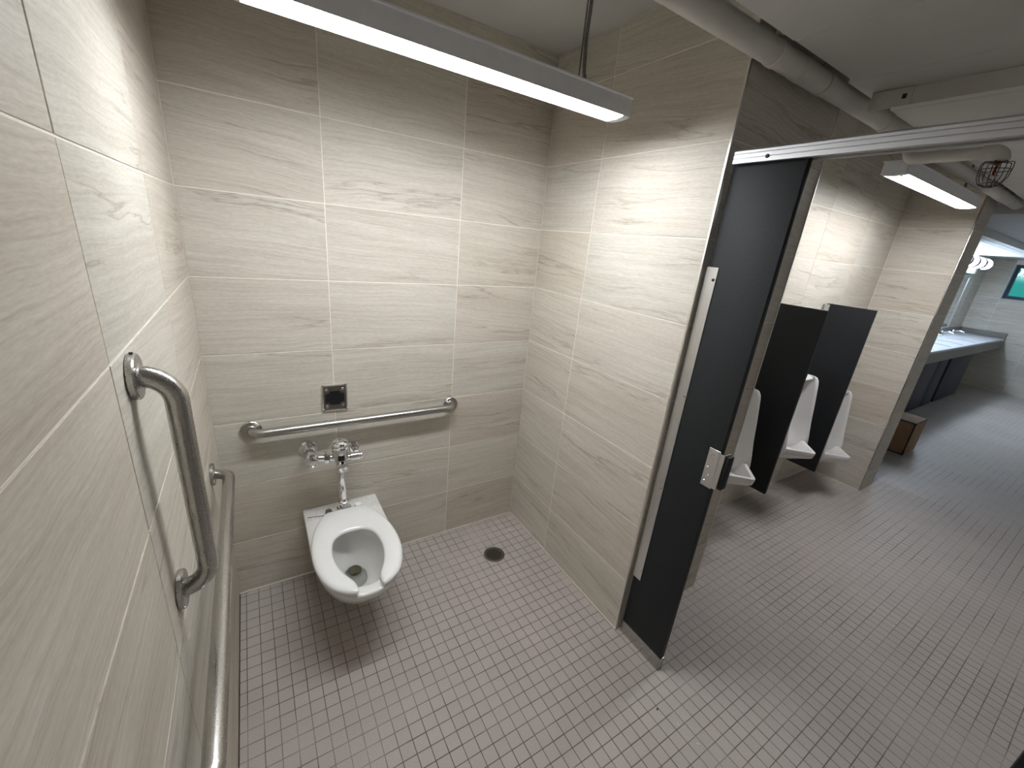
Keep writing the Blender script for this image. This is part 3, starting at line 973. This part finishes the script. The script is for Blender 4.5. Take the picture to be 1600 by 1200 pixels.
# ------------------------------------------------------------------ urinals and screens
def urinal_meshes():
    root = thing('urinal', '', 'urinal', (0, 0, 0), 'wall-hung urinals')
    # local frame: wall at y=0, room towards -y, z from the rim of the standard mounting height
    def section(z, d, hw, inner_d, th):
        pts = [(-hw, -0.0008), (-hw, -d * 0.5), (-hw, -d + 0.022), (-hw + 0.006, -d + 0.006), (-hw + 0.016, -d), (-hw + th - 0.008, -d + 0.002), (-hw + th, -d + 0.012)]
        a = hw - th
        N = 12
        for k in range(N + 1):
            t = -1 + 2 * k / N
            pts.append((a * t, -d + 0.02 + (d - 0.02 - inner_d) * (1 - abs(t) ** 3.2)))
        pts += [(-p[0], p[1]) for p in [pts[6], pts[5], pts[4], pts[3], pts[2], pts[1], pts[0]]]
        return [Vector((p[0], p[1], z)) for p in pts]
    R = []
    for z, d, ind in ((0.51, 0.20, 0.09), (0.545, 0.255, 0.09), (0.58, 0.264, 0.07), (0.64, 0.256, 0.055), (0.75, 0.238, 0.045), (0.88, 0.222, 0.045), (0.98, 0.208, 0.05), (1.02, 0.202, 0.07), (1.043, 0.196, 0.13), (1.052, 0.19, 0.165)):
        R.append(section(z, d, 0.178, ind, 0.034))
    R.append(section(1.064, 0.184, 0.174, 0.160, 0.034))
    R.append(section(1.071, 0.170, 0.164, 0.146, 0.034))
    part('shield', loft(bmesh.new(), R), 'china', root, 50)
    def lipped(z, hw, ys, tip, r, y0=-0.0008, n=8):
        """Plan of the pointed lip: straight sides to ys, then slanting to a rounded tip in the middle."""
        pts = [(-hw, y0), (-hw, ys * 0.5), (-hw, ys + 0.02)]
        d = Vector((hw, tip - ys)).normalized()
        pts += [(-hw + d.x * 0.02, ys + d.y * 0.02)]
        ha = math.atan2(abs(d.x), abs(d.y))           # half angle at the tip
        cy = tip + r
        for k in range(n + 1):
            a = -(PI / 2 - ha) * (1 - 2 * k / n)
            pts.append((r * math.sin(a), cy - r * math.cos(a)))
        pts += [(hw - d.x * 0.02, ys + d.y * 0.02), (hw, ys + 0.02), (hw, ys * 0.5), (hw, y0)]
        return [Vector((p[0], p[1], z)) for p in pts]
    Q = [lipped(0.42, 0.08, -0.08, -0.12, 0.03), lipped(0.47, 0.125, -0.14, -0.215, 0.03), lipped(0.525, 0.165, -0.19, -0.315, 0.03), lipped(0.548, 0.174, -0.21, -0.362, 0.028), lipped(0.556, 0.176, -0.214, -0.372, 0.026),
         lipped(0.592, 0.178, -0.218, -0.379, 0.024), lipped(0.598, 0.176, -0.217, -0.377, 0.024), lipped(0.598, 0.159, -0.208, -0.353, 0.018, -0.04), lipped(0.593, 0.156, -0.206, -0.349, 0.018, -0.04),
         lipped(0.520, 0.132, -0.18, -0.30, 0.03, -0.05), lipped(0.505, 0.05, -0.12, -0.18, 0.02, -0.08)]
    basin = part('basin', loft(bmesh.new(), Q), 'china', root, 50)
    part('outlet_strainer', nlathe([(0.03, 0.0), (0.03, 0.002), (0.0, 0.003)], (0, -0.14, 0.5055), (0, 0, 1), 18), 'chrome', basin)
    return root
u0 = urinal_meshes()
for k, (x, dz, lab) in enumerate(((2.602, -0.012, 'urinal nearest the stall wall, half hidden by the wall end'), (3.357, 0.004, 'middle urinal between the two dark screens'), (4.095, -0.188, 'lower-mounted urinal beside the divider wall'))):
    u = u0 if k == 0 else copy_tree(u0)
    u.location = (x, YU - 0.001, dz)
    u['label'] = lab
def screen(label, x):
    root = thing('urinal_screen', label, 'screen', (x, YU, 0.333), 'urinal screens')
    y0, y1, z0, z1, r = -0.913, YU - 0.012, 0.333, 1.563, 0.016
    pts = [(y0, z0), (y0, z1)]
    for k in range(7):
        a = PI / 2 * k / 6
        pts.append((y1 - r + r * math.sin(a), z1 - r + r * math.cos(a)))
    for k in range(7):
        a = PI / 2 * k / 6
        pts.append((y1 - r + r * math.cos(a), z0 + r - r * math.sin(a)))
    part('panel', nprism(pts, 'x', x - 0.0105, x + 0.0105), 'charcoal', root, 30)
    for s in (-1, 1):
        bm = bmesh.new()
        xx = x + s * 0.0125
        box(bm, xx - 0.0016, xx + 0.0016, YU - 0.04, YU - 0.001, z0 + 0.06, z1 - 0.006)
        box(bm, min(xx, xx + s * 0.02), max(xx, xx + s * 0.02), YU - 0.0035, YU - 0.0008, z0 + 0.06, z1 - 0.006)
        part('wall_bracket', bm, 'satin', root, None)
    return root
screen('dark urinal screen nearest the stall', 2.995)
screen('dark urinal screen beside the lowest urinal', 3.712)

# ------------------------------------------------------------------ sprinkler pipe, branch and head, ceiling track
PYC, PZC, PR = -1.092, 2.360, 0.0325
pipe = thing('sprinkler_pipe', 'white-painted sprinkler pipe running along under the ceiling', 'pipe', (4, PYC, PZC))
part('main_run', ntube([(0.02, PYC, PZC), (XF - 0.01, PYC, PZC)], PR, 28), 'paint', pipe, 60)
for x in (1.86, 4.55):
    part('coupling', nlathe([(PR + 0.0005, 0), (PR + 0.002, 0.002), (PR + 0.002, 0.16), (PR + 0.0005, 0.165)], (x - 0.165, PYC, PZC), (1, 0, 0), 28), 'paint', pipe)
for x in (1.555, 1.86, 2.40, 4.70):
    h = part('hanger_ring', nlathe([(PR + 0.0005, 0), (PR + 0.003, 0.001), (PR + 0.003, 0.024), (PR + 0.0005, 0.025)], (x, PYC, PZC), (1, 0, 0), 28), 'paint', pipe)
    part('hanger_rod', ntube([(x + 0.0125, PYC, PZC + PR - 0.002), (x + 0.0125, PYC, CEIL - 0.001)], 0.0065, 12), 'paint', h)
    part('hanger_nut', nlathe([(0.013, 0), (0.013, 0.014)], (x + 0.0125, PYC, PZC + PR + 0.012), (0, 0, 1), 6), 'paint', h, 20)
BX, BZ = 2.765, 2.284
part('tee_outlet', nlathe([(0.030, 0), (0.033, 0.004), (0.033, 0.03), (0.028, 0.034)], (BX, PYC, PZC - PR - 0.012), (0, 0, 1), 24), 'paint', pipe)
tee = part('branch_tee', nlathe([(0.040, -0.045), (0.044, -0.04), (0.044, 0.04), (0.040, 0.045)], (BX, PYC, PZC), (1, 0, 0), 28), 'paint', pipe)
sh = thing('fire_sprinkler', 'caged sprinkler head on a white elbow pipe beside the urinal light', 'sprinkler', (BX, -1.39, 2.2))
EY = -1.388
part('branch_pipe', ntube(fillet([(BX, PYC, PZC - PR - 0.012), (BX, PYC - 0.004, BZ), (BX, EY, BZ), (BX, EY, BZ - 0.035)], 0.03, 8), 0.0235, 20), 'paint', sh, 60)
part('elbow', ntube(fillet([(BX, EY + 0.055, BZ), (BX, EY, BZ), (BX, EY, BZ - 0.034)], 0.034, 8), 0.0300, 22), 'paint', sh, 60)
part('sprinkler_frame', nlathe([(0.012, 0), (0.012, -0.012), (0.006, -0.016), (0.0045, -0.034), (0.007, -0.038), (0.004, -0.05), (0.017, -0.052), (0.017, -0.054), (0.0, -0.055)], (BX, EY, BZ - 0.034), (0, 0, 1), 16), 'rust', sh)
cage = bmesh.new()
zt_, zb_ = BZ - 0.040, BZ - 0.128
NW = 8
for k in range(NW):
    a = 2 * PI * k / NW
    c, s = math.cos(a), math.sin(a)
    pr = [(0.012, zt_ + 0.002), (0.046, zt_ + 0.002), (0.047, zt_ - 0.02), (0.044, zb_ + 0.035), (0.033, zb_ + 0.010), (0.014, zb_)]
    tube(cage, fillet([(BX + r_ * c, EY + r_ * s, z_) for r_, z_ in pr], 0.006, 3), 0.0016, 6)
for r_, z_ in ((0.013, zt_ + 0.002), (0.0465, zt_ - 0.026), (0.014, zb_), (0.034, zb_ + 0.011)):
    tube(cage, [(BX + r_ * math.cos(2 * PI * k / 24), EY + r_ * math.sin(2 * PI * k / 24), z_) for k in range(25)], 0.0016, 6, False)
part('wire_cage', cage, 'dark_metal', sh, 60)

# one-sided track under the panels
st = thing('ceiling_track', 'white metal track bolted under the ceiling panels beside the pipe', 'track', (2.09, -1.2, SZ))
TXA, TZ = 2.075, SZ - 0.052
bm = nprism([(TXA + 0.008, TZ), (TXA + 0.012, TZ), (TXA + 0.012, SZ - 0.010), (TXA + 0.046, SZ - 0.006), (TXA + 0.046, SZ - 0.0005), (TXA + 0.008, SZ - 0.0005)], 'y', -4.1, -1.185)
part('track_profile', bm, 'paint', st, None)
br = part('end_bracket', nbox(TXA, TXA + 0.0075, -1.275, -1.165, TZ - 0.003, SZ - 0.001, bev=0.002), 'paint', st, 30)
part('bracket_bolt', nlathe([(0.011, 0), (0.011, 0.007), (0.006, 0.012), (0.0, 0.012)], (TXA, -1.195, SZ - 0.028), (-1, 0, 0), 6), 'paint', br, 20)
part('bracket_slot', nbox(TXA - 0.0008, TXA + 0.0002, -1.262, -1.250, SZ - 0.034, SZ - 0.020), 'dark_metal', br, None)  # dark plate on the bracket face, painted as the shade in a slot
part('bracket_lip', nbox(TXA, TXA + 0.04, -1.1665, -1.1625, TZ - 0.003, SZ - 0.001), 'paint', br, None)

# ------------------------------------------------------------------ washbasin corner
CT, CF = 0.950, -0.50
ctr = thing('washbasin_counter', 'long pale washbasin counter beyond the divider wall', 'counter', (8.2, -0.2, 0))
part('countertop', nbox(XC + 0.01, 11.585, CF, YS - 0.002, CT - 0.03, CT, bev=0.004), 'counter', ctr, 30)
part('apron', nbox(XC + 0.01, 11.585, CF + 0.004, CF + 0.03, CT - 0.165, CT - 0.03), 'apron', ctr, None)
part('backsplash', nbox(XC + 0.01, 11.585, YS - 0.022, YS - 0.002, CT, CT + 0.10, bev=0.003), 'apron', ctr, 30)
part('side_splash', nbox(11.565, 11.59, CF, YS - 0.023, CT, CT + 0.10, bev=0.003), 'apron', ctr, 30)
for x in (6.2, 6.95, 7.72, 8.48, 9.08, 9.8):
    pts = [(x + 0.16 * (t * (1 - t)) * 2, -0.45 + 0.34 * t) for t in [k / 10 for k in range(11)]]
    poly = pts + [(p[0] + 0.022, p[1]) for p in pts[::-1]]
    part('basin_slot', nprism(poly, 'z', CT - 0.002, CT + 0.0015), 'dark_metal', ctr, None)  # raised dark strip, the shade of the slot put into its colour
for k, x in enumerate((8.6, 9.35, 10.1, 10.75)):
    fa = thing('faucet', ('chrome faucet farthest left along the counter', 'second chrome faucet along the counter', 'third chrome faucet along the counter', 'chrome faucet nearest the far wall')[k], 'faucet', (x, 0.02, CT), 'chrome counter faucets')
    part('base', nlathe([(0.028, 0.0), (0.028, 0.008), (0.022, 0.014), (0.020, 0.07), (0.014, 0.078), (0.0, 0.08)], (x, 0.02, CT), (0, 0, 1), 20), 'chrome', fa)
    part('spout', ntube(fillet([(x, 0.02, CT + 0.05), (x, -0.06, CT + 0.075), (x, -0.125, CT + 0.06), (x, -0.13, CT + 0.045)], 0.02, 4), 0.013, 14), 'chrome', fa)
cab = [(5.2, 6.35, 'leftmost navy panel'), (6.37, 7.45, 'second navy panel'), (7.47, 8.53, 'navy panel left of the narrow gap'), (8.56, 9.02, 'narrow navy panel'), (9.16, 10.4, 'wide navy panel nearest the far wall')]
for a, c, lab in cab[2:]:
    pn = thing('counter_base_panel', lab + ' under the counter', 'panel', ((a + c) / 2, -0.40, 0), 'navy panels under the counter')
    part('panel_face', nbox(a, c, -0.400, -0.372, 0.002, CT - 0.17, bev=0.003), 'navy', pn, 30)
mr = thing('wall_mirror', 'tall mirror with a pale frame above the washbasins', 'mirror', (9.6, YS, 1.06))
part('mirror_glass', nbox(7.2, 10.62, YS - 0.012, YS - 0.004, 1.07, 1.93), 'mirror', mr, None)
bm = bmesh.new()
box(bm, 7.17, 10.68, YS - 0.018, YS - 0.002, 1.93, 1.96); box(bm, 7.17, 10.68, YS - 0.018, YS - 0.002, 1.052, 1.07)
box(bm, 10.62, 10.68, YS - 0.018, YS - 0.002, 1.07, 1.93); box(bm, 7.17, 7.2, YS - 0.018, YS - 0.002, 1.07, 1.93)
part('mirror_frame', bm, 'satin', mr, None)
vl = thing('vanity_light', 'white tubular light with dark bands above the mirror', 'light fixture', (9.5, YS, 2.13))
part('backplate', nbox(7.6, 10.7, YS - 0.05, YS - 0.002, 1.98, 2.20, bev=0.004), 'paint', vl, 30)
VYc, VZc, VR = YS - 0.14, 2.145, 0.082
xv = [7.6 + 0.425 * k for k in range(8)]
for a, c in zip(xv, xv[1:]):
    t = part('diffuser_tube', nlathe([(VR - 0.004, 0.012), (VR, 0.018), (VR, c - a - 0.018), (VR - 0.004, c - a - 0.012)], (a, VYc, VZc), (1, 0, 0), 14), 'vanity', vl)
    part('band', nlathe([(VR + 0.008, -0.055), (VR + 0.008, 0.055)], (a, VYc, VZc), (1, 0, 0), 28), 'dark_metal', t)
part('end_cap', nlathe([(VR - 0.002, -0.011), (VR - 0.002, 0.01), (0.0, 0.016)], (xv[-1], VYc, VZc), (1, 0, 0), 28), 'paint', vl)
part('mount_arm', nbox(9.2, 9.3, VYc, YS - 0.05, 2.10, 2.19), 'paint', vl, None)
part('mount_arm', nbox(10.2, 10.3, VYc, YS - 0.05, 2.10, 2.19), 'paint', vl, None)

bx = thing('cardboard_box', 'brown box with dark edges on the floor past the divider wall', 'box', (6.1, -0.75, 0))
part('box_body', nbox(5.96, 6.34, -0.918, -0.56, 0.001, 0.37, bev=0.003), 'cardboard', bx, 30)
bm = bmesh.new()
e = 0.012
for y, y2 in ((-0.920, -0.920 + e), (-0.558 - e, -0.558)):
    box(bm, 5.957, 5.975, y, y2, 0.0008, 0.372)
box(bm, 5.957, 5.975, -0.920, -0.558, 0.360, 0.373); box(bm, 5.957, 5.975, -0.920, -0.558, 0.0008, 0.014)
box(bm, 5.957, 6.342, -0.9205, -0.9165, 0.360, 0.373)
part('edge_binding', bm, 'dark_tape', bx, None)

# far window
wn_ = bmesh.new()
fwd = 0.055
XO = XF + 0.10
for a in ((WY0, WY1, WZ0, WZ0 + fwd), (WY0, WY1, WZ1 - fwd, WZ1), (WY1 - fwd, WY1, WZ0 + fwd, WZ1 - fwd), (WY0, WY0 + fwd, WZ0 + fwd, WZ1 - fwd)):
    box(wn_, XO, XO + 0.05, *a)
win = struct('window_1', wn_, 'win_frame', 'small dark-framed window with teal glass high in the far wall')
part('pane', nbox(XO + 0.02, XO + 0.026, WY0 + fwd, WY1 - fwd, WZ0 + fwd, WZ1 - fwd), 'glass', win, None)
bm = bmesh.new()
box(bm, XF - 0.008, XO, WY0, WY1, WZ0 - 0.012, WZ0 - 0.0005); box(bm, XF - 0.004, XO, WY1 - 0.012, WY1 - 0.001, WZ0, WZ1)
part('window_reveal', bm, 'reveal', win, None)

# ------------------------------------------------------------------ scraps on the floor
def scrap(name, label, x, y, L, wdt, ang, mat):
    bm = bmesh.new()
    prof = [(-L / 2, 0.0), (-L / 4, wdt / 2), (L / 4, wdt * 0.45), (L / 2, 0.0), (L / 5, -wdt / 2), (-L / 4, -wdt * 0.4)]
    c, s = math.cos(ang), math.sin(ang)
    prism(bm, [(x + p * c - q * s, y + p * s + q * c) for p, q in prof], 'z', 0.0004, 0.0018)
    o = part(name, bm, mat, None, None)
    return tag(o, label, 'scrap', 'scraps on the floor')
scrap('paper_scrap', 'thin white paper sliver in the corner behind the drain', 1.468, -0.156, 0.034, 0.006, -0.9, 'paper')
scrap('paper_scrap', 'curled white scrap in front of the pilaster', 1.486, -1.452, 0.012, 0.004, 0.9, 'paper')
scrap('paper_scrap', 'pale paper sliver nearest the camera', 1.497, -1.535, 0.018, 0.004, -1.0, 'paper')
scrap('lint_speck', 'small dark lint speck before the pilaster shoe', 1.458, -1.372, 0.012, 0.006, 0.3, 'lint')
